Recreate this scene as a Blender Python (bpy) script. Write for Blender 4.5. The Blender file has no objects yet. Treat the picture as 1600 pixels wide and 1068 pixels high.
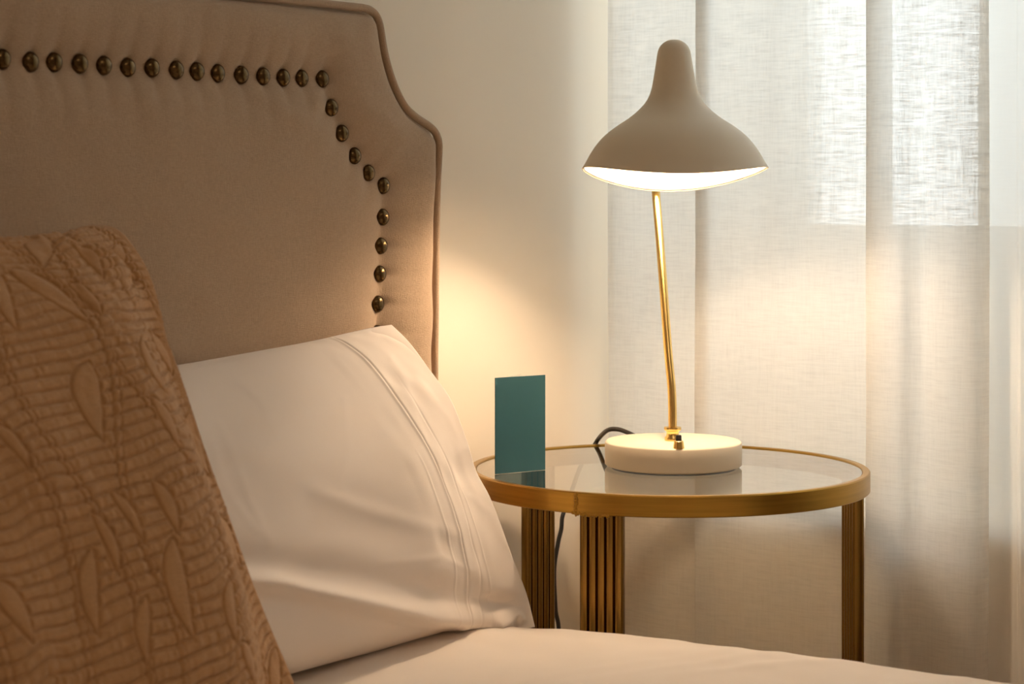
import bpy, bmesh, math, random
import numpy as np
from mathutils import Vector, Matrix
random.seed(7); rng = np.random.default_rng(7)
S = bpy.context.scene
COL = S.collection

# ------------------------------------------------------------------ camera, sky, exposure
F = 3300.0                                    # focal length in pixels of the 1600 px wide frame
CAM = np.array([-2.1966, -1.6473, .9966])
FW = np.array([.8116, .5843, 0.]); RT = np.array([.5843, -.8116, 0.])
HY = 290.0
cd = bpy.data.cameras.new('camera'); cam = bpy.data.objects.new('camera', cd); COL.objects.link(cam)
cam.location = CAM
cam.rotation_euler = (math.pi/2, 0, -math.atan2(FW[0], FW[1]))
cd.sensor_width = 36; cd.lens = F/1600*36
cd.shift_y = -(534-HY)/1600
cd.dof.use_dof = True; cd.dof.focus_distance = 2.55; cd.dof.aperture_fstop = 9
cd.clip_start = .05
S.camera = cam

W = bpy.data.worlds.new('overcast_sky'); S.world = W; W.use_nodes = True
bg = W.node_tree.nodes['Background']
bg.inputs[0].default_value = (.90, .98, 1.02, 1); bg.inputs[1].default_value = 1.1

LAMP_STRENGTH = 205.0
LAMP_COLOR = (1.0, .735, .49, 1)
VS = S.view_settings
VS.view_transform = 'Standard'; VS.look = 'None'; VS.gamma = 1; VS.use_curve_mapping = False
VS.exposure = 1.52
S.cycles.max_bounces = 14; S.cycles.transparent_max_bounces = 16
S.cycles.diffuse_bounces = 8; S.cycles.glossy_bounces = 6; S.cycles.transmission_bounces = 8
S.cycles.use_denoising = True
S.cycles.sample_clamp_indirect = 6

# warm fill light, added unseen under the ceiling to lift the room's shadows
la = bpy.data.lights.new('ceiling_fill', 'AREA'); la.shape = 'DISK'; la.size = .9; la.energy = 2.2; la.color = (1.0, .80, .62)
lo = bpy.data.objects.new('ceiling_fill', la); COL.objects.link(lo); lo.location = (-1.5, -2.0, 2.44)

# ------------------------------------------------------------------ measuring helpers
def ray(px, py): return FW + RT*((px-800)/F) + np.array([0, 0, 1.])*((HY-py)/F)
def onX(px, py, X): d = ray(px, py); return CAM + d*((X-CAM[0])/d[0])
def onY(px, py, Y): d = ray(px, py); return CAM + d*((Y-CAM[1])/d[1])
def onZ(px, py, Z): d = ray(px, py); return CAM + d*((Z-CAM[2])/d[2])
def onD(px, py, D): return CAM + ray(px, py)*D
def ss(t): t = np.clip(t, 0, 1); return t*t*(3-2*t)

# ------------------------------------------------------------------ object helpers
def empty(name, loc):
    o = bpy.data.objects.new(name, None); o.location = loc; o.empty_display_size = .05
    COL.objects.link(o); return o

def tag(o, label, cat, group=None):
    o['label'] = label; o['category'] = cat
    if group: o['group'] = group
    return o

def link(name, me, mat, parent=None, smooth=True, label=None):
    o = bpy.data.objects.new(name, me); COL.objects.link(o)
    if mat: me.materials.append(mat)
    if smooth:
        me.polygons.foreach_set('use_smooth', [True]*len(me.polygons))
    if parent:
        o.parent = parent
        # vertices are written in world space; parents are unrotated
        p = parent; off = Vector((0, 0, 0))
        while p: off += p.location; p = p.parent
        me.transform(Matrix.Translation(-off))
    if label: o['label'] = label
    me.update()
    return o

def frombm(name, bm, mat, parent=None, smooth=True, sharp=None, label=None):
    bmesh.ops.recalc_face_normals(bm, faces=bm.faces)
    me = bpy.data.meshes.new(name); bm.to_mesh(me); bm.free()
    o = link(name, me, mat, parent, smooth, label)
    if sharp is not None: me.set_sharp_from_angle(angle=math.radians(sharp))
    return o

def structure(o): o['kind'] = 'structure'; return o

def gridfaces(ny, nx, off=0, closed_x=False):
    f = []
    for j in range(ny-1):
        for i in range(nx if closed_x else nx-1):
            a = off+j*nx+i; b = off+j*nx+(i+1) % nx
            f.append((a, b, b+nx, a+nx))
    return f

def gridmesh(name, P, mat, parent=None, uv=None, label=None):
    ny, nx, _ = P.shape
    me = bpy.data.meshes.new(name)
    me.from_pydata(P.reshape(-1, 3).tolist(), [], gridfaces(ny, nx))
    if uv is not None:
        l = me.uv_layers.new(name='UVMap')
        idx = np.empty(len(me.loops), dtype=np.int32); me.loops.foreach_get('vertex_index', idx)
        l.data.foreach_set('uv', uv.reshape(-1, 2)[idx].astype(np.float32).ravel())
    return link(name, me, mat, parent, label=label)

def boxbm(bm, x0, x1, y0, y1, z0, z1):
    v = [bm.verts.new((x, y, z)) for x in (x0, x1) for y in (y0, y1) for z in (z0, z1)]
    for f in ((0, 1, 3, 2), (4, 6, 7, 5), (0, 4, 5, 1), (2, 3, 7, 6), (0, 2, 6, 4), (1, 5, 7, 3)):
        bm.faces.new([v[i] for i in f])

def bevelled(bm, w, seg=2):
    bmesh.ops.bevel(bm, geom=list(bm.edges), offset=w, segments=seg, affect='EDGES', profile=.5)

def lathe(name, prof, center, mat, parent, n=64, sharp=35, axis=None, label=None):
    """prof: list of (r, z) from bottom/outside round to the other end; r=0 ends become poles"""
    bm = bmesh.new(); rings = []
    for r, z in prof:
        if r < 1e-6: rings.append([bm.verts.new((0, 0, z))])
        else: rings.append([bm.verts.new((r*math.cos(2*math.pi*k/n), r*math.sin(2*math.pi*k/n), z)) for k in range(n)])
    for a, b in zip(rings, rings[1:]):
        for k in range(n):
            k2 = (k+1) % n
            if len(a) == 1 and len(b) == 1: continue
            if len(a) == 1: bm.faces.new((a[0], b[k], b[k2]))
            elif len(b) == 1: bm.faces.new((a[k], b[0], a[k2]))
            else: bm.faces.new((a[k], b[k], b[k2], a[k2]))
    M = Matrix.Translation(Vector(center))
    if axis is not None: M = M @ axis
    bm.transform(M)
    return frombm(name, bm, mat, parent, True, sharp, label)

def catmull(P, n):
    P = [np.asarray(p, float) for p in P]
    Q = [2*P[0]-P[1]]+P+[2*P[-1]-P[-2]]; out = []
    for i in range(1, len(Q)-2):
        for k in range(n):
            t = k/n
            out.append(.5*((2*Q[i])+(-Q[i-1]+Q[i+1])*t+(2*Q[i-1]-5*Q[i]+4*Q[i+1]-Q[i+2])*t*t+(-Q[i-1]+3*Q[i]-3*Q[i+1]+Q[i+2])*t**3))
    out.append(P[-1]); return np.array(out)

def tube(name, path, r, mat, parent=None, n=14, closed=False, label=None):
    path = np.asarray(path, float); m = len(path)
    rr = np.full(m, r) if np.isscalar(r) else np.asarray(r)
    T = np.gradient(path, axis=0)
    if closed: T = np.roll(path, -1, 0)-np.roll(path, 1, 0)
    T /= np.linalg.norm(T, axis=1)[:, None]
    nrm = np.cross(T[0], [0.31, .22, .93]); nrm /= np.linalg.norm(nrm); V = []
    for i in range(m):
        nrm = nrm-T[i]*(nrm@T[i]); nrm /= np.linalg.norm(nrm); b = np.cross(T[i], nrm)
        for k in range(n):
            a = 2*math.pi*k/n; V.append(path[i]+rr[i]*(math.cos(a)*nrm+math.sin(a)*b))
    f = gridfaces(m, n, closed_x=True)
    if closed:
        f += [((m-1)*n+k, (m-1)*n+(k+1) % n, (k+1) % n, k) for k in range(n)]
    else:
        f += [tuple(range(n))[::-1], tuple(range((m-1)*n, m*n))]
    me = bpy.data.meshes.new(name); me.from_pydata([tuple(v) for v in V], [], f)
    return link(name, me, mat, parent, label=label)

def normals(P):
    n = np.cross(np.gradient(P, axis=1), np.gradient(P, axis=0))
    return n/(np.linalg.norm(n, axis=2)[..., None]+1e-12)

def polydist(X, Z, pts):
    """distance of every (X, Z) to a polyline, and the arclength of the nearest point"""
    best = np.full(X.shape, 1e9); arc = np.zeros(X.shape); L = 0
    for (x0, z0), (x1, z1) in zip(pts[:-1], pts[1:]):
        dx, dz = x1-x0, z1-z0; l2 = dx*dx+dz*dz+1e-12
        t = np.clip(((X-x0)*dx+(Z-z0)*dz)/l2, 0, 1)
        d = np.hypot(X-x0-t*dx, Z-z0-t*dz); m = d < best
        best = np.where(m, d, best); arc = np.where(m, L+t*math.sqrt(l2), arc); L += math.sqrt(l2)
    return best, arc

def smoothnoise(ny, nx, cy, cx):
    """value noise on a grid with cy x cx cells"""
    g = rng.standard_normal((cy+3, cx+3))
    y = np.linspace(0, cy, ny); x = np.linspace(0, cx, nx)
    iy = y.astype(int); ix = x.astype(int); fy = ss(y-iy)[:, None]; fx = ss(x-ix)[None]
    a = g[iy][:, ix]; b = g[iy][:, ix+1]; c = g[iy+1][:, ix]; d = g[iy+1][:, ix+1]
    return (a*(1-fx)+b*fx)*(1-fy)+(c*(1-fx)+d*fx)*fy

# ------------------------------------------------------------------ materials
def newmat(name):
    m = bpy.data.materials.new(name); m.use_nodes = True; nt = m.node_tree; nt.nodes.clear()
    out = nt.nodes.new('ShaderNodeOutputMaterial'); return m, nt, out

def principled(name, color, rough=.6, metal=0, noise=None, bump=None, sheen=0, spec=.5, coat=0):
    """noise=(scale, amount, stretch) varies the colour; bump=(scale, strength, dist, stretch)"""
    m, nt, out = newmat(name); N = nt.nodes; L = nt.links
    p = N.new('ShaderNodeBsdfPrincipled'); L.new(p.outputs[0], out.inputs[0])
    p.inputs['Base Color'].default_value = (*color, 1); p.inputs['Roughness'].default_value = rough
    p.inputs['Metallic'].default_value = metal; p.inputs['Sheen Weight'].default_value = sheen
    p.inputs['Specular IOR Level'].default_value = spec; p.inputs['Coat Weight'].default_value = coat
    tc = N.new('ShaderNodeTexCoord')
    def nz(scale, stretch, detail=4):
        mp = N.new('ShaderNodeMapping'); mp.inputs['Scale'].default_value = stretch
        L.new(tc.outputs['Object'], mp.inputs[0])
        n = N.new('ShaderNodeTexNoise'); n.inputs['Scale'].default_value = scale; n.inputs['Detail'].default_value = detail
        L.new(mp.outputs[0], n.inputs['Vector']); return n
    if noise:
        n = nz(noise[0], noise[2]); r = N.new('ShaderNodeMix'); r.data_type = 'RGBA'
        k = noise[1]
        r.inputs['A'].default_value = (*[c*(1-k) for c in color], 1)
        r.inputs['B'].default_value = (*[min(1, c*(1+k)) for c in color], 1)
        mr = N.new('ShaderNodeMapRange'); mr.inputs[1].default_value = .3; mr.inputs[2].default_value = .7
        L.new(n.outputs['Fac'], mr.inputs[0]); L.new(mr.outputs[0], r.inputs['Factor'])
        L.new(r.outputs['Result'], p.inputs['Base Color'])
    if bump:
        b = N.new('ShaderNodeBump'); b.inputs['Strength'].default_value = bump[1]; b.inputs['Distance'].default_value = bump[2]
        n1 = nz(bump[0], bump[3])
        L.new(n1.outputs['Fac'], b.inputs['Height'])
        L.new(b.outputs[0], p.inputs['Normal'])
    return m

def woven(name, color, threads, amount, bumpdist, rough=.85, sheen=.15, slub=1.0, axes='XZ'):
    """cloth with crossed threads: two stretched noises, used for colour and relief"""
    m, nt, out = newmat(name); N = nt.nodes; L = nt.links
    p = N.new('ShaderNodeBsdfPrincipled'); L.new(p.outputs[0], out.inputs[0])
    p.inputs['Roughness'].default_value = rough; p.inputs['Sheen Weight'].default_value = sheen
    p.inputs['Specular IOR Level'].default_value = .25
    tc = N.new('ShaderNodeTexCoord'); ns = []
    for k in range(2):
        mp = N.new('ShaderNodeMapping')
        s = [threads]*3
        i = 'XYZ'.index(axes[k]); s[i] = threads/(9*slub)
        mp.inputs['Scale'].default_value = s; L.new(tc.outputs['Object'], mp.inputs[0])
        n = N.new('ShaderNodeTexNoise'); n.inputs['Scale'].default_value = 1; n.inputs['Detail'].default_value = 2
        L.new(mp.outputs[0], n.inputs['Vector']); ns.append(n)
    ad = N.new('ShaderNodeMath'); ad.operation = 'ADD'
    L.new(ns[0].outputs['Fac'], ad.inputs[0]); L.new(ns[1].outputs['Fac'], ad.inputs[1])
    mr = N.new('ShaderNodeMapRange'); mr.inputs[1].default_value = .7; mr.inputs[2].default_value = 1.3
    L.new(ad.outputs[0], mr.inputs[0])
    r = N.new('ShaderNodeMix'); r.data_type = 'RGBA'
    r.inputs['A'].default_value = (*[c*(1-amount) for c in color], 1)
    r.inputs['B'].default_value = (*[min(1, c*(1+amount)) for c in color], 1)
    L.new(mr.outputs[0], r.inputs['Factor']); L.new(r.outputs['Result'], p.inputs['Base Color'])
    b = N.new('ShaderNodeBump'); b.inputs['Strength'].default_value = .6; b.inputs['Distance'].default_value = bumpdist
    L.new(mr.outputs[0], b.inputs['Height']); L.new(b.outputs[0], p.inputs['Normal'])
    return m

def sheer(name, color, trans, holes, contrast, threads=950, mod=.74):
    """linen voile: diffuse + translucent cloth with holes between slubby threads (uses the cloth's own UV)"""
    m, nt, out = newmat(name); N = nt.nodes; L = nt.links
    tc = N.new('ShaderNodeTexCoord'); vals = []
    for s, w in (((50, threads*.8, 1), .65), ((threads*.8, 42, 1), .40), ((22, threads*.30, 1), .60), ((260, 14, 1), .30)):
        mp = N.new('ShaderNodeMapping'); mp.inputs['Scale'].default_value = s; L.new(tc.outputs['UV'], mp.inputs[0])
        n = N.new('ShaderNodeTexNoise'); n.inputs['Scale'].default_value = 1; n.inputs['Detail'].default_value = 1.5
        L.new(mp.outputs[0], n.inputs['Vector'])
        k = N.new('ShaderNodeMath'); k.operation = 'MULTIPLY_ADD'; k.inputs[1].default_value = w; k.inputs[2].default_value = -w/2
        L.new(n.outputs['Fac'], k.inputs[0]); vals.append(k)
    acc = vals[0]
    for v in vals[1:]:
        a = N.new('ShaderNodeMath'); a.operation = 'ADD'; L.new(acc.outputs[0], a.inputs[0]); L.new(v.outputs[0], a.inputs[1]); acc = a
    mr = N.new('ShaderNodeMapRange'); mr.inputs[1].default_value = -.22; mr.inputs[2].default_value = .22
    mr.inputs[3].default_value = max(0, holes-contrast); mr.inputs[4].default_value = holes+contrast
    L.new(acc.outputs[0], mr.inputs[0])
    df = N.new('ShaderNodeBsdfDiffuse'); tl = N.new('ShaderNodeBsdfTranslucent'); tr = N.new('ShaderNodeBsdfTransparent')
    cr = N.new('ShaderNodeMix'); cr.data_type = 'RGBA'
    cr.inputs['A'].default_value = (*[c*mod for c in color], 1); cr.inputs['B'].default_value = (*color, 1)
    mr2 = N.new('ShaderNodeMapRange'); mr2.inputs[1].default_value = -.22; mr2.inputs[2].default_value = .22
    L.new(acc.outputs[0], mr2.inputs[0]); L.new(mr2.outputs[0], cr.inputs['Factor'])
    L.new(cr.outputs['Result'], df.inputs[0]); L.new(cr.outputs['Result'], tl.inputs[0])
    m1 = N.new('ShaderNodeMixShader'); m1.inputs[0].default_value = trans
    L.new(df.outputs[0], m1.inputs[1]); L.new(tl.outputs[0], m1.inputs[2])
    m2 = N.new('ShaderNodeMixShader'); L.new(mr.outputs[0], m2.inputs[0])
    L.new(m1.outputs[0], m2.inputs[1]); L.new(tr.outputs[0], m2.inputs[2]); L.new(m2.outputs[0], out.inputs[0])
    return m

def thinglass(name, tint, ior, gain=1.0):
    m, nt, out = newmat(name); N = nt.nodes; L = nt.links
    fr = N.new('ShaderNodeFresnel'); fr.inputs[0].default_value = ior
    g = N.new('ShaderNodeMath'); g.operation = 'MULTIPLY'; g.inputs[1].default_value = gain; g.use_clamp = True
    ge = N.new('ShaderNodeNewGeometry'); iv = N.new('ShaderNodeMath'); iv.operation = 'SUBTRACT'; iv.inputs[0].default_value = 1
    L.new(ge.outputs['Backfacing'], iv.inputs[1])
    fm = N.new('ShaderNodeMath'); fm.operation = 'MULTIPLY'; L.new(fr.outputs[0], fm.inputs[0]); L.new(iv.outputs[0], fm.inputs[1])
    L.new(fm.outputs[0], g.inputs[0])          # no refraction in a thin pane: the far face must not reflect inside
    tr = N.new('ShaderNodeBsdfTransparent'); tr.inputs[0].default_value = (*tint, 1)
    gl = N.new('ShaderNodeBsdfGlossy'); gl.inputs['Roughness'].default_value = .0
    mx = N.new('ShaderNodeMixShader'); L.new(g.outputs[0], mx.inputs[0]); L.new(tr.outputs[0], mx.inputs[1]); L.new(gl.outputs[0], mx.inputs[2])
    L.new(mx.outputs[0], out.inputs[0]); return m

M_wall = principled('cream_wall_paint', (.80, .72, .605), .75, noise=(2.0, .025, (1, 1, 1)), bump=(60, .08, .002, (1, 1, 1)), spec=.25)
M_ceil = principled('white_ceiling_paint', (.80, .78, .74), .8)
M_floor = principled('oak_floor', (.42, .29, .18), .45, noise=(3, .25, (1, 14, 1)))
M_trim = principled('white_trim_paint', (.82, .80, .76), .5)
M_frame = principled('white_window_frame', (.85, .85, .83), .45)
M_pane = thinglass('window_glass', (.97, .98, .97), 1.45)
M_linen = woven('beige_headboard_linen', (.45, .325, .22), 1500, .11, .0006)
M_piping = woven('beige_piping_linen', (.45, .32, .215), 1500, .11, .0006)
M_nail = principled('antique_brass_nail', (.115, .070, .028), .22, 1.0, noise=(160, .35, (1, 1, 1)))
M_sheet = principled('white_cotton_sheet', (.80, .72, .645), .8, noise=(9, .02, (1, 1, 1)), bump=(500, .10, .0006, (1, 1, 1)), sheen=.1, spec=.2)
M_case = principled('white_cotton_pillowcase', (.80, .72, .65), .8, noise=(9, .02, (1, 1, 1)), bump=(600, .10, .0006, (1, 1, 1)), sheen=.1, spec=.2)
M_quilt = woven('tan_quilted_cotton', (.49, .27, .12), 1100, .12, .0005, sheen=.2)
M_cream = principled('cream_lamp_paint', (.74, .645, .50), .45, spec=.4)
M_inner = principled('white_shade_lining', (.9, .88, .84), .6)
M_brass = principled('polished_brass', (.90, .62, .22), .24, 1.0, noise=(40, .06, (1, 1, 1)))
M_gold = principled('brushed_antique_gold', (.42, .24, .046), .32, 1.0, noise=(9, .11, (1, 1, 30)), bump=(40, .10, .0004, (1, 1, 30)))
M_leg = principled('aged_bronze_gold', (.25, .140, .034), .20, 1.0, noise=(60, .09, (2, 2, .12)), bump=(160, .03, .0004, (3, 3, .3)))
M_glass = thinglass('table_glass', (.95, .96, .94), 1.5, 1.75)
M_teal = principled('teal_card', (.026, .098, .122), .6, spec=.3)
M_white_card = principled('cream_card', (.86, .82, .72), .6)
M_black = principled('black_rubber', (.018, .014, .011), .45)
M_bed = principled('dark_bed_base', (.30, .23, .17), .85)
M_curtain = sheer('linen_voile', (.93, .91, .875), .60, .085, .085)
M_curtain2 = sheer('smooth_lining', (.88, .87, .84), .44, .05, .005, mod=.97)
mb, nt, out = newmat('bulb_glow'); e = nt.nodes.new('ShaderNodeEmission')
e.inputs[0].default_value = LAMP_COLOR; e.inputs[1].default_value = LAMP_STRENGTH; nt.links.new(e.outputs[0], out.inputs[0]); M_bulb = mb

# ------------------------------------------------------------------ the room
YB = .022; XR = .318; XL = -3.1; WT = .64; YF = -3.0; ZC = 2.5
def slab(name, *b, mat=M_wall):
    bm = bmesh.new(); boxbm(bm, *b); return structure(frombm(name, bm, mat, None, False))
slab('floor', XL-.1, XR+WT, YF-.1, YB+.1, -.1, 0, mat=M_floor)
slab('ceiling', XL-.1, XR+WT, YF-.1, YB+.1, ZC, ZC+.1, mat=M_ceil)
slab('wall_back', XL-.1, XR+WT, YB, YB+.1, 0, ZC)
slab('wall_left', XL-.1, XL, YF, YB, 0, ZC)
slab('wall_front', XL-.1, XR+WT, YF-.1, YF, 0, ZC)
GXW = XR+.5246                                    # the glazed door stands at the outer end of a deep reveal
wy1 = YB; wy0 = -1.45; wz1 = 2.2
bm = bmesh.new()
boxbm(bm, XR, XR+WT, YF, YB, wz1, ZC)
boxbm(bm, XR, GXW, wy0, wy1, 0, onX(1300, 800, XR)[2]); boxbm(bm, XR, XR+WT, YF, wy0, 0, wz1)
structure(frombm('wall_right', bm, M_wall, None, False))
slab('baseboard_back', XL, XR, YB-.014, YB, 0, .09, mat=M_trim)
slab('baseboard_right', XR-.012, XR, YF, wy0, 0, .09, mat=M_trim)
# window: frame, centre mullion, pane
gz = onX(1265, 350, GXW)[2]; gy = onX(1262, 350, GXW)[1]; rz = onX(1300, 416, GXW)[2]
bm = bmesh.new(); fx0, fx1 = GXW, GXW+.05
boxbm(bm, fx0, fx1, gy, wy1, 0, wz1); boxbm(bm, fx0, fx1, wy0, wy0+.055, 0, wz1)
for y0, y1 in ((-.95, gy), (wy0+.055, -.87)):
    boxbm(bm, fx0, fx1, y0, y1, rz, gz); boxbm(bm, fx0, fx1, y0, y1, wz1-.06, wz1); boxbm(bm, fx0, fx1, y0, y1, 0, .14)
boxbm(bm, fx0, fx1, -.95, -.87, 0, wz1)
win = structure(frombm('window_1', bm, M_frame, None, False))
for y0, y1 in ((-.95, gy), (wy0+.055, -.87)):
    bm = bmesh.new(); boxbm(bm, GXW+.02, GXW+.024, y0, y1, gz, wz1-.06); frombm('pane', bm, M_pane, win, False)
    bm = bmesh.new(); boxbm(bm, GXW+.012, GXW+.03, y0, y1, .14, rz); frombm('panel', bm, M_frame, win, False)

# ------------------------------------------------------------------ curtains
def curtain(name, plan, mat, zs, sub, label, wr=.0012, flare=0):
    pl = catmull(plan, sub); n = len(pl)
    arc = np.concatenate([[0], np.cumsum(np.hypot(*np.diff(pl, axis=0).T))])
    Z = np.linspace(zs[0], zs[1], 150); P = np.zeros((150, n, 3)); uv = np.zeros((150, n, 2))
    low = ss((1.05-Z)/.7)[:, None]
    nz = smoothnoise(150, n, 14, 26)*wr*(.35+low)+smoothnoise(150, n, 30, 40)*wr*.25*(.3+low)
    P[..., 0] = pl[None, :, 0]+nz; P[..., 1] = pl[None, :, 1]*1.0+(smoothnoise(150, n, 5, 8)*.0015)
    P[..., 2] = Z[:, None]; uv[..., 0] = arc[None]; uv[..., 1] = Z[:, None]
    o = gridmesh(name, P, mat, uv=uv); tag(o, label, 'curtain'); return o
def cp(px, X): return (X, onX(px, 500, X)[1])
plan = [cp(*a) for a in [(950, .304), (962, .3085), (985, .311), (1012, .307), (1045, .3035), (1075, .3045), (1103, .308), (1116, .3085), (1111, .3045), (1098, .3005),
        (1086, .2975), (1092, .2955), (1112, .2945), (1150, .2955), (1190, .2955), (1225, .299), (1262, .2985), (1300, .303), (1340, .3055), (1378, .308), (1393, .3075), (1389, .302),
        (1368, .2925), (1354, .283), (1358, .276), (1376, .269), (1404, .2685), (1428, .277), (1446, .279), (1466, .271), (1494, .266), (1520, .271),
        (1536, .284), (1543, .297)]]
curtain('curtain', plan, M_curtain, (.03, 2.49), 9, 'slubby sheer linen curtain hanging in soft folds behind the side table')
plan2 = [cp(*a) for a in [(1532, .309), (1552, .306), (1572, .3045), (1588, .302), (1592, .299), (1600, .298), (1640, .302)]]+[(.305, -.78), (.298, -.84), (.306, -.92), (.299, -1.0), (.306, -1.1), (.299, -1.2), (.306, -1.3), (.30, -1.42), (.305, -1.52)]
curtain('curtain', plan2, M_curtain2, (.03, 2.49), 8, 'smooth plain white curtain at the right edge, beyond the linen one', .0006)

# ------------------------------------------------------------------ bed: base, mattress, headboard with piping and nail heads
bed = tag(empty('bed', (-1.05, -1.05, 0)), 'bed with beige linen headboard studded with bronze nail heads', 'bed')
BX0, BX1, BY0, BY1 = -1.85, -.262, -2.1, -.085
bm = bmesh.new(); boxbm(bm, BX0+.02, BX1-.02, BY0+.02, BY1, .08, .27); bevelled(bm, .015); frombm('bed_base', bm, M_bed, bed, True, 40)
for x in (BX0+.08, BX1-.08):
    for y in (BY0+.08, BY1-.08):
        bm = bmesh.new(); boxbm(bm, x-.03, x+.03, y-.03, y+.03, 0, .09); bevelled(bm, .006); frombm('leg', bm, M_bed, bed, True, 40)
bm = bmesh.new(); boxbm(bm, BX0+.01, BX1-.01, BY0+.01, BY1, .27, .475); bevelled(bm, .035, 4); frombm('mattress', bm, M_sheet, bed, True, 40)

HYF = -.075                                               # front plane of the headboard
opx = [(564, 7), (577, 11.5), (587, 21), (593, 36), (597, 59), (601.6, 85), (610, 115), (620, 141), (633, 164), (649, 179), (665.6, 190), (677, 200), (683.6, 213), (686, 229.5), (684.6, 262), (682, 328), (680, 496), (679, 580)]
out_r = [tuple(onY(x, y, HYF)[[0, 2]]) for x, y in opx]
ztop = out_r[0][1]
out_r += [(-.1735, .60), (-.1735, .22)]
XC = -1.05
out_s = catmull([(-.36, ztop+.0002)]+out_r, 6)[6:]
ozs = out_s[::-1, 1]; oxs = out_s[::-1, 0]
ozs = np.maximum.accumulate(ozs+np.arange(len(ozs))*1e-7)
full = [(x, z) for x, z in out_s[::-1]]+[(2*XC-x, z) for x, z in out_s]          # outline from bottom right over the top to bottom left
INS = .0095
nrow, ncol = 300, 470
zz = np.concatenate([np.linspace(.22, .74, 50)[:-1], np.linspace(.74, ztop-.02, 205), np.linspace(ztop-.0195, ztop-1e-5, nrow-254)])
xr = np.interp(zz, ozs, oxs)
t = np.linspace(-1, 1, ncol)
X = XC+t[None]*(xr-XC)[:, None]; Zg = np.repeat(zz[:, None], ncol, 1)
dout, _ = polydist(X, Zg, full)
npx = [(512, 123), (524, 168), (541, 208), (561, 243), (583, 270), (606, 290), (605, 339), (602, 384), (600, 428), (597, 475)]
nails = [tuple(onY(x, y, -.083)[[0, 2]]) for x, y in npx]
top = [tuple(onY(x, y, -.083)[[0, 2]]) for x, y in [(480, 122), (450, 121), (418, 119), (384, 117), (348, 114), (315, 111), (282, 109), (245, 106), (208, 105), (170, 102), (133, 99), (93, 97), (55, 96), (10, 92)]]
zc = nails[-1][1]
down = [(nails[-1][0]-.001*k, zc-.0345*k) for k in range(1, 6)]
half = down[::-1]+nails[::-1]+top
k = 1
while half[-1][0]-.034 > XC-.0: half.append((half[-1][0]-.034, 1.1172))
allnails = half+[(2*XC-x, z) for x, z in half[::-1] if 2*XC-x < half[-1][0]-.02]
nd, narc = polydist(X, Zg, allnails)
dn = np.full(X.shape, 1e9); 
for x, z in allnails: dn = np.minimum(dn, np.hypot(X-x, Zg-z))
# along-row phase: 1 at a nail, 0 midway
arcs = np.concatenate([[0], np.cumsum([math.hypot(a[0]-b[0], a[1]-b[1]) for a, b in zip(allnails[:-1], allnails[1:])])])
ii = np.clip(np.searchsorted(arcs, narc), 1, len(arcs)-1)
near = np.minimum(np.abs(narc-arcs[ii]), np.abs(narc-arcs[ii-1]))
pleat = np.exp(-(near/.0065)**2)
inside = X < 1e9
h = -.004+.018*(1-np.exp(-np.maximum(dout-.0078, 0)/.0045))-.006*ss(.5+(dout-.02)/-.06)                    # rounded-over edge
h += .013*(1-np.exp(-(nd/.030)**1.5))-.006                               # puffed on both sides of the row of nails
h -= .0045*np.exp(-(nd/.010)**2)*(.35+.65*pleat)
h -= .0037*pleat*np.exp(-nd/.026)                                          # creases that run out from each nail
h += .0010*smoothnoise(nrow, ncol, 16, 34)
face_h = h
P = np.stack([X, HYF+.006-h, Zg], 2)
hb = empty('headboard_root', (0, 0, 0)); bpy.data.objects.remove(hb)
nb = np.stack([X, np.full(X.shape, HYF+.012), Zg], 2)
# solid: face + rim + back, one mesh
me = bpy.data.meshes.new('headboard')
ring_idx = [(j, ncol-1) for j in range(nrow)]+[(nrow-1, i) for i in range(ncol-2, -1, -1)]+[(j, 0) for j in range(nrow-2, -1, -1)]
V = P.reshape(-1, 3).tolist(); Fc = gridfaces(nrow, ncol)
base = len(V)
for j, i in ring_idx: V.append([X[j, i], HYF+.012, Zg[j, i]])
base2 = len(V)
for j, i in ring_idx: V.append([X[j, i], -.004, Zg[j, i]])
m = len(ring_idx)
for k in range(m-1):
    a = ring_idx[k][0]*ncol+ring_idx[k][1]; b = ring_idx[k+1][0]*ncol+ring_idx[k+1][1]
    Fc.append((a, base+k, base+k+1, b)); Fc.append((base+k, base2+k, base2+k+1, base+k+1))
Fc.append(tuple(base2+k for k in range(m)))
me.from_pydata(V, [], Fc)
hb = link('headboard', me, M_linen, bed)
# piping follows the outline
pi = catmull([(x, z) for x, z in out_s[::3]], 2)
def inset(poly, d):
    T = np.gradient(poly, axis=0); T /= np.linalg.norm(T, axis=1)[:, None]
    return poly+np.stack([T[:, 1], -T[:, 0]], 1)*d
pr = inset(pi, .0042)
pfull = np.concatenate([pr[::-1], np.stack([2*XC-pr[:, 0], pr[:, 1]], 1)])
tube('piping', np.stack([pfull[:, 0], np.full(len(pfull), HYF-.0030), pfull[:, 1]], 1), .0048, M_piping, hb, 12)
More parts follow.
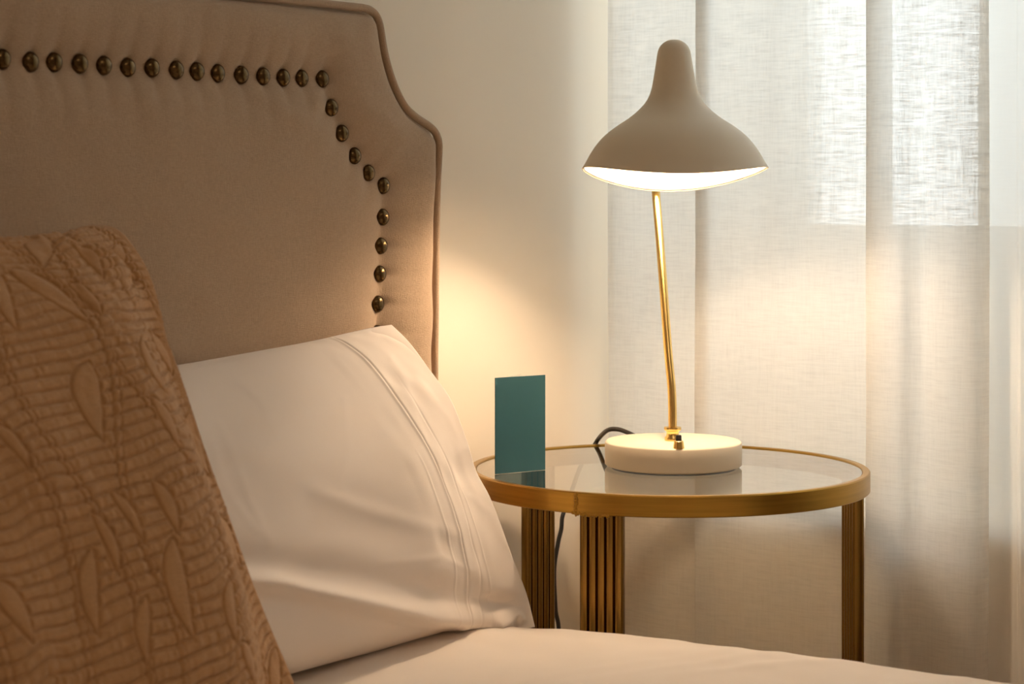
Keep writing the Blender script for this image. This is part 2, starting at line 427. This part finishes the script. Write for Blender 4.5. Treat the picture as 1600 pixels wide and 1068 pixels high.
# nail heads
bmn = bmesh.new()
R = .0103; H = .0072; rings = []
for a in np.linspace(0, 1, 7):
    r = R*math.cos(a*math.pi/2)**.9; y = -H*math.sin(a*math.pi/2)
    rings.append([bmn.verts.new((0, y, 0))] if a == 1 else [bmn.verts.new((r*math.cos(q*math.pi/8), y, r*math.sin(q*math.pi/8))) for q in range(16)])
bk = [bmn.verts.new((.8*v.co.x, .003, .8*v.co.z)) for v in rings[0]]
rings.insert(0, bk)
for a, b in zip(rings, rings[1:]):
    for q in range(16):
        q2 = (q+1) % 16
        if len(b) == 1: bmn.faces.new((a[q], a[q2], b[0]))
        else: bmn.faces.new((a[q], a[q2], b[q2], b[q]))
bmesh.ops.recalc_face_normals(bmn, faces=bmn.faces)
nme = bpy.data.meshes.new('nail_head'); bmn.to_mesh(nme); bmn.free(); nme.materials.append(M_nail)
nme.polygons.foreach_set('use_smooth', [True]*len(nme.polygons))
for x, z in allnails:
    j = int(np.argmin(np.abs(zz-z))); i = int(np.argmin(np.abs(X[j]-x)))
    o = bpy.data.objects.new('nail_head', nme); COL.objects.link(o); o.parent = hb
    nearv = np.hypot(X-x, Zg-z) < .0085
    o.location = Vector((x, np.percentile(P[..., 1][nearv], 25)-.0014, z))-bed.location
    o.rotation_euler = (random.uniform(-.08, .08), random.uniform(0, 6), random.uniform(-.08, .08))

# ------------------------------------------------------------------ white sheet over the mattress
ys = np.concatenate([np.linspace(-2.13, -1.0, 60)[:-1], np.linspace(-1.0, -.082, 200)])
edge = np.array([onX(x, y, -.27) for x, y in [(836, 976), (880, 979), (940, 985), (1000, 987), (1100, 996), (1200, 1010), (1350, 1028), (1450, 1043), (1600, 1060)]])
o = np.argsort(edge[:, 1]); ez = np.interp(ys, edge[o, 1], edge[o, 2]); ez = np.where(ys < edge[o[0], 1], edge[o[0], 2], ez)
ez = np.convolve(np.pad(ez, 6, mode='edge'), np.ones(13)/13, 'valid')
w_in = np.concatenate([np.linspace(0, .10, 26), np.linspace(.105, 1.60, 150)])      # distance in from the right edge
rows = []
prof = [(.004, -.22), (.006, -.16), (.008, -.10), (.007, -.055), (.003, -.03), (-.006, -.013), (-.019, -.0035)]   # (x out, z down) over the edge
nC = len(prof)+len(w_in)
G = np.zeros((len(ys), nC, 3))
for j, (y, z) in enumerate(zip(ys, ez)):
    for i, (dx, dz) in enumerate(prof): G[j, i] = (-.258+dx, y, z+dz)
    for i, w in enumerate(w_in): G[j, len(prof)+i] = (-.288-w, y, z)
zi = G[:, len(prof):, 2]; sag = ss(w_in/.5)[None]*(zi-.497)
G[:, len(prof):, 2] = zi-sag
nzs = smoothnoise(len(ys), nC, 9, 12)*.0022+smoothnoise(len(ys), nC, 22, 22)*.0007
G[..., 2] += nzs; G[:, :len(prof), 0] += smoothnoise(len(ys), nC, 30, 5)[:, :len(prof)]*.003
# a few soft pulled wrinkles near the right edge
for cy, cx, ang, ln, am in [(-.55, -.40, .5, .16, .0020), (-.62, -.36, .7, .12, .0022), (-.48, -.46, .45, .2, .0016), (-.75, -.38, .6, .15, .002)]:
    dx = G[..., 0]-cx; dy = G[..., 1]-cy; a = dx*math.cos(ang)-dy*math.sin(ang); b = dx*math.sin(ang)+dy*math.cos(ang)
    G[..., 2] += am*np.exp(-(a/ln)**2-(b/.012)**2)
left = G[:, -1:, :].copy(); l2 = left.copy(); left[..., 0] -= .012; left[..., 2] -= .02; l2[..., 0] -= .016; l2[..., 2] -= .2
G = np.concatenate([G, left, l2], 1)
sheet = gridmesh('bed_sheet', G, M_sheet)
tag(sheet, 'plain white cotton sheet spread over the mattress', 'sheet')

# ------------------------------------------------------------------ pillows
def pillow(name, epx, xe0, xe1, body, back, Wd, ws, nv, blend, mat, relief, label, topsag=0.0, step=1):
    """right edge from its outline in the photo (depth fixed by the X it lies at), front and back cross-sections (Y, Z)"""
    E = np.array([onX(x, y, xe0+(xe1-xe0)*i/(len(epx)-1)) for i, (x, y) in enumerate(epx)])
    E = catmull(E, 12)
    def res(C, n):
        C = np.asarray(C, float); a = np.concatenate([[0], np.cumsum(np.linalg.norm(np.diff(C, axis=0), axis=1))]); q = np.linspace(0, a[-1], n)
        return np.stack([np.interp(q, a, C[:, i]) for i in range(C.shape[1])], 1), q
    E, q = res(E, nv)
    B, _ = res(catmull(body, 12), nv); K, _ = res(catmull(back, 12), nv)
    nx = len(ws); Pf = np.zeros((nv, nx, 3)); Pb = np.zeros((nv, nx, 3))
    s1 = ss(ws/blend)*ss((Wd-ws)/blend)
    s1 = s1*(2-s1)*.5+s1*.5
    ex = E[:, 0][:, None]
    for Q, C in ((Pf, B), (Pb, K)):
        Q[..., 0] = ex-ws[None]
        for c in (1, 2):
            Q[..., c] = E[:, c][:, None]*(1-s1)[None]+C[:, c-1][:, None]*s1[None]
    vv = np.linspace(0, 1, nv)[:, None]
    sg = topsag*ss(ws/.45)[None]*vv**2
    Pf[..., 2] -= sg; Pb[..., 2] -= sg
    n = normals(Pf)
    if n[nv//2, nx//2, 1] > 0: n = -n
    hgt = relief(Pf, ws[None]+0*vv, q[:, None]+0*ws[None])
    Pf += n*hgt[..., None]
    # shared border
    Pb[0] = Pf[0]; Pb[-1] = Pf[-1]; Pb[:, 0] = Pf[:, 0]; Pb[:, -1] = Pf[:, -1]
    jj = np.unique(np.append(np.arange(0, nv, step), nv-1)); kk = np.unique(np.append(np.arange(0, nx, step), nx-1))
    Pb = Pb[jj][:, kk]; nv2, nx2 = len(jj), len(kk)
    me = bpy.data.meshes.new(name)
    f1 = gridfaces(nv, nx); f2 = [tuple(reversed(f)) for f in gridfaces(nv2, nx2, nv*nx)]
    me.from_pydata(np.concatenate([Pf.reshape(-1, 3), Pb.reshape(-1, 3)]).tolist(), [], f1+f2)
    bm = bmesh.new(); bm.from_mesh(me); bmesh.ops.remove_doubles(bm, verts=[v for v in bm.verts if v.is_boundary], dist=1e-6)
    bpy.data.meshes.remove(me)
    o = frombm(name, bm, mat); tag(o, label, 'pillow'); return o, Pf

def project(P):
    q = P-CAM; d = q@FW; return 800+F*(q@RT)/d, HY-F*q[..., 2]/d

def white_relief(Pf, w, s):
    x, y = project(Pf); h = np.zeros(w.shape)
    L = s[-1, 0]; sv = s/L
    # hem seam and its stitched creases, parallel to the open end of the case
    wob = .0025*np.sin(s*23)+.002*np.sin(s*51+1)
    h -= .0016*np.exp(-((w-.092-wob)/.0016)**2); h += .0012*np.exp(-((w-.097-wob)/.003)**2)
    h -= .0007*np.exp(-((w-.066-wob*1.6)/.0016)**2)*ss((.85-sv)/.2); h += .0006*np.exp(-((w-.120-wob*.7)/.0018)**2)*ss((.62-sv)/.1)
    h += .0005*np.exp(-((w-.052-wob*.5)/.0014)**2)*ss((.5-sv)/.1)
    # roll of cloth that runs along the bottom into the corner
    d, _ = polydist(x, y, [(330, 905), (430, 912), (520, 932), (600, 948), (670, 960), (740, 968), (790, 972)])
    h += .0115*np.exp(-(d/14)**2)
    d, _ = polydist(x, y, [(330, 868), (440, 880), (560, 900), (660, 918), (740, 930)])
    h -= .0050*np.exp(-(d/24)**2)
    # ear at the corner
    d, _ = polydist(x, y, [(775, 968), (796, 960), (806, 957), (812, 966)])
    h += .0068*np.exp(-(d/6.5)**2)
    h -= .0085*np.exp(-(((x-782)/28)**2+((y-941)/12)**2))
    # ridge from the middle towards the hem, and soft dents
    d, _ = polydist(x, y, [(490, 766), (560, 792), (640, 815), (710, 832)]); h += .0013*np.exp(-(d/12)**2)
    d, _ = polydist(x, y, [(490, 800), (600, 835), (720, 868)]); h -= .0018*np.exp(-(d/26)**2)
    for a, b, r, k in [(430, 700, 70, .004), (560, 640, 60, -.003), (420, 860, 55, .003), (640, 720, 45, .003), (360, 620, 60, -.003), (690, 880, 26, .003)]:
        h += k*np.exp(-(((x-a)**2+(y-b)**2)/r**2))
    for a in [[(540, 620), (545, 700), (530, 760)], [(380, 600), (410, 620), (420, 660)], [(330, 690), (350, 760), (400, 830)],
              [(345, 660), (380, 760), (420, 850)], [(610, 560), (640, 610), (660, 680)], [(735, 775), (765, 800), (790, 850)], [(600, 880), (690, 870), (735, 890)], [(650, 590), (700, 650), (725, 700)]]:
        d, _ = polydist(x, y, a); h += .0005*np.exp(-(d/6)**2)
    h += smoothnoise(*w.shape, 16, 16)*.0007*ss(w/.03)
    # tucked top corner
    d, _ = polydist(x, y, [(585, 512), (606, 518), (635, 530), (660, 548)]); h -= .0030*np.exp(-(d/6)**2)
    edge_lock = ss(w/.004)*ss(sv/.015)*ss((1-sv)/.015)
    return h*edge_lock

wE = [(836, 979), (822, 925), (800, 868), (783, 820), (765, 775), (744, 735), (731, 692), (705, 625), (672, 578), (640, 535), (612, 507)]
wB = [(-.195, .502), (-.232, .508), (-.258, .526), (-.270, .560), (-.264, .615), (-.243, .68), (-.212, .735), (-.178, .778), (-.148, .808), (-.122, .824), (-.104, .828)]
wK = [(-.195, .502), (-.17, .503), (-.145, .506), (-.118, .53), (-.104, .60), (-.099, .68), (-.098, .76), (-.099, .80), (-.1, .815), (-.102, .824), (-.104, .828)]
ws = np.concatenate([np.linspace(0, .15, 130), np.linspace(.1535, .70, 130), [.71, .72]])
pw, _ = pillow('pillow', wE, -.245, -.305, wB, wK, .72, ws, 260, .17, M_case, white_relief, 'plump white cotton pillow leaning on the headboard, nearest the table', .018)

# ---- tan quilted pillow: channel stitching broken by leaves and stems
def quilt_relief(Pf, w, s):
    x, y = w, s; h = np.zeros(w.shape); r = np.random.default_rng(3)
    sd = np.full(w.shape, 1e9)
    tries = []; k = 0
    while len(tries) < 62 and k < 4000:
        k += 1
        cx, cy = r.uniform(.0, .5), r.uniform(.01, .55); b = r.uniform(.018, .036); 
        if all((cx-a)**2+((cy-c)*.75)**2 > (.62*(b+d))**2 for a, c, d, _, _ in tries):
            tries.append((cx, cy, b, r.normal(0, .45), r.uniform(.28, .44)))
    for cx, cy, b, an, asp in tries:
        ca, sa = math.cos(an), math.sin(an)
        u = (x-cx)*ca+(y-cy)*sa; v = -(x-cx)*sa+(y-cy)*ca
        u = u+.25*v*v/b*(1 if an > 0 else -1)
        q = np.clip(1-(v/b)**2, 0, 1); hw = b*asp*q**.8*(1+.25*v/b)
        d = np.abs(u)-hw; d = np.where(np.abs(v) > b, np.hypot(np.abs(u), np.abs(v)-b)+1e-4, d*.9)
        sd = np.minimum(sd, d)
    stems = []
    for k in range(9):
        x0 = .02+.058*k; ph = r.uniform(0, 6)
        yy = np.linspace(0, .56, 30); stems.append([(x0+.022*math.sin(q*13+ph)+.01*math.sin(q*31+ph), q) for q in yy])
    ds = np.full(w.shape, 1e9)
    for st in stems: ds = np.minimum(ds, polydist(x, y, st)[0])
    ds = np.where(sd > -.001, ds, 1)
    out = ss((sd-.0005)/.002)
    yw = y+.10*x+.0016*smoothnoise(*w.shape, 20, 20)
    p = .0096; ph = np.abs((yw/p) % 1-.5)*p                       # distance from the channel line
    g = np.exp(-((.5*p-ph)/.0010)**2)
    puff = np.cos(np.clip(ph/p, 0, .5)*math.pi)
    puck = smoothnoise(*w.shape, 46, 130)
    h += out*(.0009*puff-.0026*g)+out*puck*.00042*(.3+puff)
    h += (1-out)*(.0006+.0007*ss(-sd/.008))
    h -= .0028*np.exp(-(sd/.0012)**2)
    h -= .0018*np.exp(-((ds-.0035)/.0011)**2)
    h += .0006*np.exp(-(ds/.0028)**2)
    h += smoothnoise(*w.shape, 70, 70)*.00025
    # pulled wrinkles that fan out from the top corner
    X, Y = project(Pf)
    for a, am, sg in [([(118, 380), (150, 420), (190, 462)], .0050, 6), ([(90, 395), (112, 430), (145, 480)], .0040, 5), ([(20, 400), (60, 425), (130, 470), (215, 505)], .0034, 6), ([(125, 372), (165, 410), (215, 470)], -.0034, 7),
                      ([(60, 370), (95, 400), (130, 450)], -.003, 6), ([(0, 378), (40, 398), (75, 420)], .003, 5), ([(205, 425), (225, 470), (243, 520)], .002, 5), ([(0, 420), (60, 450), (150, 490), (190, 540)], .0024, 6), ([(180, 490), (215, 540), (225, 580)], .0026, 5)]:
        d, _ = polydist(X, Y, a); h -= .6*am*np.exp(-(d/sg)**2)
    d, _ = polydist(X, Y, [(100, 366), (135, 378), (170, 392), (200, 415), (212, 440)]); h -= .0075*np.exp(-(d/5)**2)
    d, _ = polydist(X, Y, [(100, 376), (130, 390), (165, 406), (192, 430)]); h += .0040*np.exp(-(d/8)**2)
    h += smoothnoise(*w.shape, 7, 7)*.0022
    sv = s/s[-1, 0]
    return h*ss(w/.006)*ss(sv/.02)*ss((1-sv)/.02)

bE = [(500, 1182), (460, 1068), (425, 985), (395, 910), (370, 840), (345, 770), (320, 700), (297, 630), (275, 565), (262, 530), (250, 480), (238, 440), (225, 410), (207, 382), (190, 362), (172, 353), (152, 351)]
bB = [(-.35, .502), (-.42, .512), (-.468, .548), (-.474, .61), (-.455, .68), (-.42, .75), (-.378, .82), (-.335, .88), (-.285, .926), (-.24, .9495), (-.205, .952), (-.18, .938)]
bK = [(-.35, .502), (-.32, .505), (-.30, .53), (-.29, .58), (-.28, .66), (-.268, .74), (-.25, .80), (-.225, .86), (-.20, .90), (-.185, .92), (-.18, .938)]
ws2 = np.linspace(0, .52, 560)
pb, _ = pillow('quilted_pillow', bE, -.80, -.80, bB, bK, .52, ws2, 640, .16, M_quilt, quilt_relief, 'tan quilted pillow stitched with leaves, leaning in front of the white one', 0, 2)

# ------------------------------------------------------------------ round side table
TZ = .65
tc = onD(1044, 735, 2.605); TX, TY = tc[0], tc[1]; TR = .246
table = tag(empty('side_table', (TX, TY, 0)), 'round glass topped side table with gold rim on fluted legs', 'table')
lathe('rim', [(TR-.016, TZ-.010), (TR-.016, TZ-.0235), (TR-.014, TZ-.0245), (TR-.001, TZ-.0245), (TR, TZ-.0235), (TR, TZ-.0015), (TR-.0015, TZ), (TR-.0075, TZ), (TR-.009, TZ-.0012), (TR-.009, TZ-.0085), (TR-.0095, TZ-.010), (TR-.016, TZ-.010)], (TX, TY, 0), M_gold, table, 160, 30)
lathe('glass_top', [(0, TZ-.0095), (TR-.011, TZ-.0095), (TR-.0095, TZ-.009), (TR-.0095, TZ-.0023), (TR-.0100, TZ-.0018), (0, TZ-.0018)], (TX, TY, 0), M_glass, table, 128, 30)
GZ = TZ-.0018
def leg(ang):
    """flat fluted column: five reeds on each broad face, plain edges. ang measured from the camera side towards the right"""
    n = (-FW*math.cos(ang)+RT*math.sin(ang)); tn = (FW*math.sin(ang)+RT*math.cos(ang))
    c = np.array([TX, TY, 0])+n*(TR-.0095); wd, th, nr = .052, .015, 5; pts = []
    rw = wd/nr
    for side in (1, -1):
        for k in range(nr):
            for q in range(9):
                a = math.pi*q/8
                u = side*(-wd/2+rw*(k+.5)-rw/2*math.cos(a)); v = side*(th/2-.0052+.0052*math.sin(a))
                if pts and abs(pts[-1][0]-u) < 1e-6 and abs(pts[-1][1]-v) < 1e-6: continue
                pts.append((u, v))
    bm = bmesh.new(); ra = []
    for z in (0.0, .06, .2, .35, .5, TZ-.0240):
        ra.append([bm.verts.new(tuple(c+tn*u+n*v+np.array([0, 0, z]))) for u, v in pts])
    m = len(pts)
    for a, b in zip(ra, ra[1:]):
        for i in range(m): bm.faces.new((a[i], a[(i+1) % m], b[(i+1) % m], b[i]))
    bm.faces.new(ra[0][::-1]); bm.faces.new(ra[-1])
    frombm('leg', bm, M_leg, table, True, 50)
for a in (-22.5, 99, -138): leg(math.radians(a))
# joint in the rim with beads of weld above the front leg
def rimpt(px, z, out=0.0):
    best = min(np.linspace(-math.pi/2, math.pi/2, 2000), key=lambda a: abs(project(np.array([TX, TY, z])+(TR+out)*(-FW*math.cos(a)+RT*math.sin(a)))[0]-px))
    return np.array([TX, TY, z])+(TR+out)*(-FW*math.cos(best)+RT*math.sin(best))
wp = []; wr = []
for k, z in enumerate(np.linspace(TZ-.0005, TZ-.025, 26)):
    wp.append(rimpt(900.5+1.2*math.sin(k*1.1)-(1.2 if k > 16 else 0), z, -.0007)); wr.append(.0019+.0004*math.sin(k*1.7)+(.0006 if 5 < k < 14 else 0))
tube('weld_bead', wp, wr, M_gold, table, 8)
wp = []; wr = []
for k, px in enumerate(np.linspace(893, 953, 44)):
    wp.append(rimpt(px, TZ-.0245+.0011*math.sin(k*.9)+.0007*math.sin(k*2.3), -.0012)); wr.append(.0013+.0008*abs(math.sin(k*.73))+.0004*math.sin(k*2.9))
tube('weld_bead', wp, wr, M_gold, table, 8)

# ------------------------------------------------------------------ table lamp
LD = 2.62
lb = onD(1052, 720, LD); LX, LY = lb[0], lb[1]; PX = LD/F
lamp = tag(empty('table_lamp', (LX, LY, GZ)), 'lit cream desk lamp with flared shade on a bent brass stem', 'lamp')
BZ = GZ+.0325; BR = .0848
lathe('base', [(0, GZ+.0012), (BR-.006, GZ+.0012), (BR-.0055, GZ+.0026), (BR-.0012, GZ+.0028), (BR, GZ+.0040), (BR, BZ-.0022), (BR-.0022, BZ), (0, BZ)], (LX, LY, 0), M_cream, lamp, 128, 50)
lathe('foot_pad', [(0, GZ+.0001), (BR-.008, GZ+.0001), (BR-.008, GZ+.0012), (0, GZ+.0012)], (LX, LY, 0), M_black, lamp, 64, 40, label='thin black pad')
def L(px, py, dd=0): return onD(px, py, LD+dd)
col = L(1051, 690)
cz = lambda y: L(1051, y)[2]
lathe('collar', [(0, BZ), (.0098, BZ), (.0100, BZ+.0015), (.0098, BZ+.0040), (.0080, BZ+.0060), (.0074, BZ+.009), (.0082, BZ+.0118), (.0104, BZ+.0130), (.0108, BZ+.0150), (.0104, BZ+.0170), (.0060, BZ+.0176), (0, BZ+.0178)], (col[0], col[1], 0), M_brass, lamp, 40, 40)
stem = catmull([np.array([col[0], col[1], BZ+.012]), L(1051, 660), L(1050.6, 632, .002), L(1049.3, 604, .006), L(1046, 570, .014), L(1042.5, 530, .024), L(1036.8, 450, .043), L(1030.7, 370, .063), L(1027.3, 330, .073), L(1025, 300, .081), L(1024.4, 270, .084), L(1025, 240, .081), L(1029, 215, .066), L(1036, 195, .042), L(1044, 180, .016), L(1051, 168, -.015)], 8)
tube('stem', stem, .0053, M_brass, lamp, 20)
sw = onZ(1060.5, 700, BZ)
lathe('switch', [(0, BZ), (.0070, BZ), (.0068, BZ+.0015), (.0058, BZ+.0085), (.0050, BZ+.0092), (0, BZ+.0094)], (sw[0], sw[1], 0), M_brass, lamp, 32, 40)
sw_o = bpy.data.objects['switch']
lathe('toggle', [(.0036, BZ+.0090), (.0034, BZ+.0150), (.0028, BZ+.0160), (0, BZ+.0162)], (sw[0], sw[1], 0), M_black, sw_o, 20, 40, label='black toggle')
# shade: profile measured from the silhouette, rim dipped front and back, tilted a little away
SD = 2.575; PX = SD/F; SC = onD(1054.6, 263, SD); SR = 145.5*PX
prof_px = [(0, 60), (6, 60.4), (12, 62), (19, 67), (24, 74), (26.5, 83), (28.5, 96), (30.5, 108), (33, 123), (36.5, 140), (43.5, 156), (55, 170), (72, 184.5), (93, 198.5), (110.5, 212.5), (123, 226.6), (132.5, 240.6), (140.3, 254.7), (145.5, 263)]
pp = catmull([(r*PX, (263-y)*PX) for r, y in prof_px], 4); pp[:, 0] = np.maximum(pp[:, 0], 0)
th = .0022
Tn = np.gradient(pp, axis=0); Tn /= np.linalg.norm(Tn, axis=1)[:, None]
inn = pp+np.stack([-np.abs(Tn[:, 1]), -np.abs(Tn[:, 0])], 1)*th; inn[:, 0] = np.maximum(inn[:, 0], 0)
inn[-1] = pp[-1]+np.array([-th, 0])
NS = 128; tilt = .098
def shadept(r, z, a):
    f = (r/SR)**2.2; z2 = z-.0175*f*math.sin(a)**2
    u, v, w = r*math.cos(a), r*math.sin(a), z2               # u: camera right, v: away from the camera
    v2 = v*math.cos(tilt)+w*math.sin(tilt); w2 = -v*math.sin(tilt)+w*math.cos(tilt)
    return tuple(SC+RT*u+FW*v2+np.array([0, 0, w2]))
def shademesh(name, pr, mat):
    bm = bmesh.new(); rings = []
    for r, z in pr:
        rings.append([bm.verts.new(shadept(0, z, 0))] if r < 1e-5 else [bm.verts.new(shadept(r, z, 2*math.pi*k/NS)) for k in range(NS)])
    for a, b in zip(rings, rings[1:]):
        for k in range(NS):
            k2 = (k+1) % NS
            if len(a) == 1 and len(b) == 1: continue
            if len(a) == 1: bm.faces.new((a[0], b[k], b[k2]))
            else: bm.faces.new((a[k], a[k2], b[k2], b[k]))
    return frombm(name, bm, mat, lamp)
shade = shademesh('lamp_shade', list(pp)+[(pp[-1][0]-.0008, -.0006), (pp[-1][0]-.0016, -.0004), (pp[-1][0]-.0020, .0008)], M_cream)
lin = shademesh('shade_lining', [(r, z) for r, z in inn[:-1]]+[(pp[-1][0]-.0020, .0008)], M_inner)
lin['label'] = 'white inside of the shade'
def axisP(z): return np.array(shadept(0, z, 0))
ax = Matrix.Rotation(0, 4, 'Z')
def alongaxis(name, prof, mat, label=None):
    bm = bmesh.new(); n = 28; rings = []
    for r, z in prof:
        rings.append([bm.verts.new(shadept(0, z, 0))] if r < 1e-6 else [bm.verts.new(tuple(axisP(z)+RT*r*math.cos(2*math.pi*k/n)+FW*r*math.sin(2*math.pi*k/n))) for k in range(n)])
    for a, b in zip(rings, rings[1:]):
        for k in range(n):
            k2 = (k+1) % n
            if len(a) == 1: bm.faces.new((a[0], b[k], b[k2]))
            elif len(b) == 1: bm.faces.new((a[k], b[0], a[k2]))
            else: bm.faces.new((a[k], b[k], b[k2], a[k2]))
    return frombm(name, bm, mat, lamp, True, 40, label)
alongaxis('socket', [(0, .128), (.012, .128), (.013, .126), (.013, .084), (.011, .080), (0, .080)], M_brass)
HB = .051
alongaxis('bulb', [(0, .081), (.009, .081), (.011, .077)]+[(.0165*math.cos(a), HB+.0165*math.sin(a)) for a in np.linspace(.75, -1.5, 12)]+[(0, HB-.0165)], M_bulb, 'glowing warm bulb')
# flex: out of the back of the base, over the rim and down behind the table
def rimfar(px, z, out):
    best = min(np.linspace(math.pi/2, 3*math.pi/2, 2000), key=lambda a: abs(project(np.array([TX, TY, z])+(TR+out)*(-FW*math.cos(a)+RT*math.sin(a)))[0]-px))
    return np.array([TX, TY, z])+(TR+out)*(-FW*math.cos(best)+RT*math.sin(best))
cord = catmull([onD(1012, 691, 2.700), onD(998, 684, 2.712), onD(982, 676, 2.735), onD(966, 670.5, 2.752), onD(950, 671.5, 2.770), rimfar(937, TZ+.0090, -.004), rimfar(926, TZ-.006, .0065), rimfar(908, TZ-.030, .016), onY(888, 782, -.008), onY(879, 806, -.004), onY(877, 826, -.004), onY(872, 848, -.006), onY(866, 890, -.008), onY(868, 950, -.010), onY(873, 1010, -.012), np.array([.15, -.018, .18]), np.array([.15, -.024, .05]), np.array([.10, -.03, .006]), np.array([.0, -.05, .004])], 8)
tube('cord', cord, .0030, M_black, lamp, 10, label='black flex')

# ------------------------------------------------------------------ teal card on the table
c0 = onZ(774, 741, GZ); c1 = onZ(852, 734, GZ)
d = c1-c0; wc = np.linalg.norm(d); d /= wc; nrm = np.array([d[1], -d[0], 0])
if nrm@(CAM-c0) < 0: nrm = -nrm
CH = .1162
card = tag(empty('table_card', tuple((c0+c1)/2)), 'small upright teal card standing on the glass beside the white pillow', 'card')
def panel(name, pts, th, mat, parent, label=None):
    bm = bmesh.new(); a = [bm.verts.new(tuple(p)) for p in pts]; b = [bm.verts.new(tuple(np.asarray(p)-nrm*th)) for p in pts]; n = len(pts)
    bm.faces.new(a); bm.faces.new(b[::-1])
    for i in range(n): bm.faces.new((a[i], b[i], b[(i+1) % n], a[(i+1) % n]))
    return frombm(name, bm, mat, parent, False, None, label)
up = np.array([0, 0, 1.]); g = up*.0004
panel('front_panel', [c0+g, c1+g, c1+g+up*CH, c0+g+up*CH], .0012, M_teal, card, 'plain teal face')
b0 = c0-nrm*.0016+g; 
panel('back_board', [b0+d*wc*.10, b0+d*wc*.90, b0+d*wc*.88+up*CH*.97, b0+d*wc*.55+up*(CH+.001), b0+d*wc*.52+up*(CH+.0032), b0+d*wc*.33+up*(CH+.0016), b0+d*wc*.12+up*CH*.97], .001, M_white_card, card, 'cream backing')
e0 = b0-nrm*.0012+d*wc*.35; e1 = b0-nrm*.0012+d*wc*.65
panel('easel_leg', [e0-nrm*.028, e1-nrm*.028, e1+up*CH*.7, e0+up*CH*.7], .001, M_white_card, card, 'cream fold out foot')
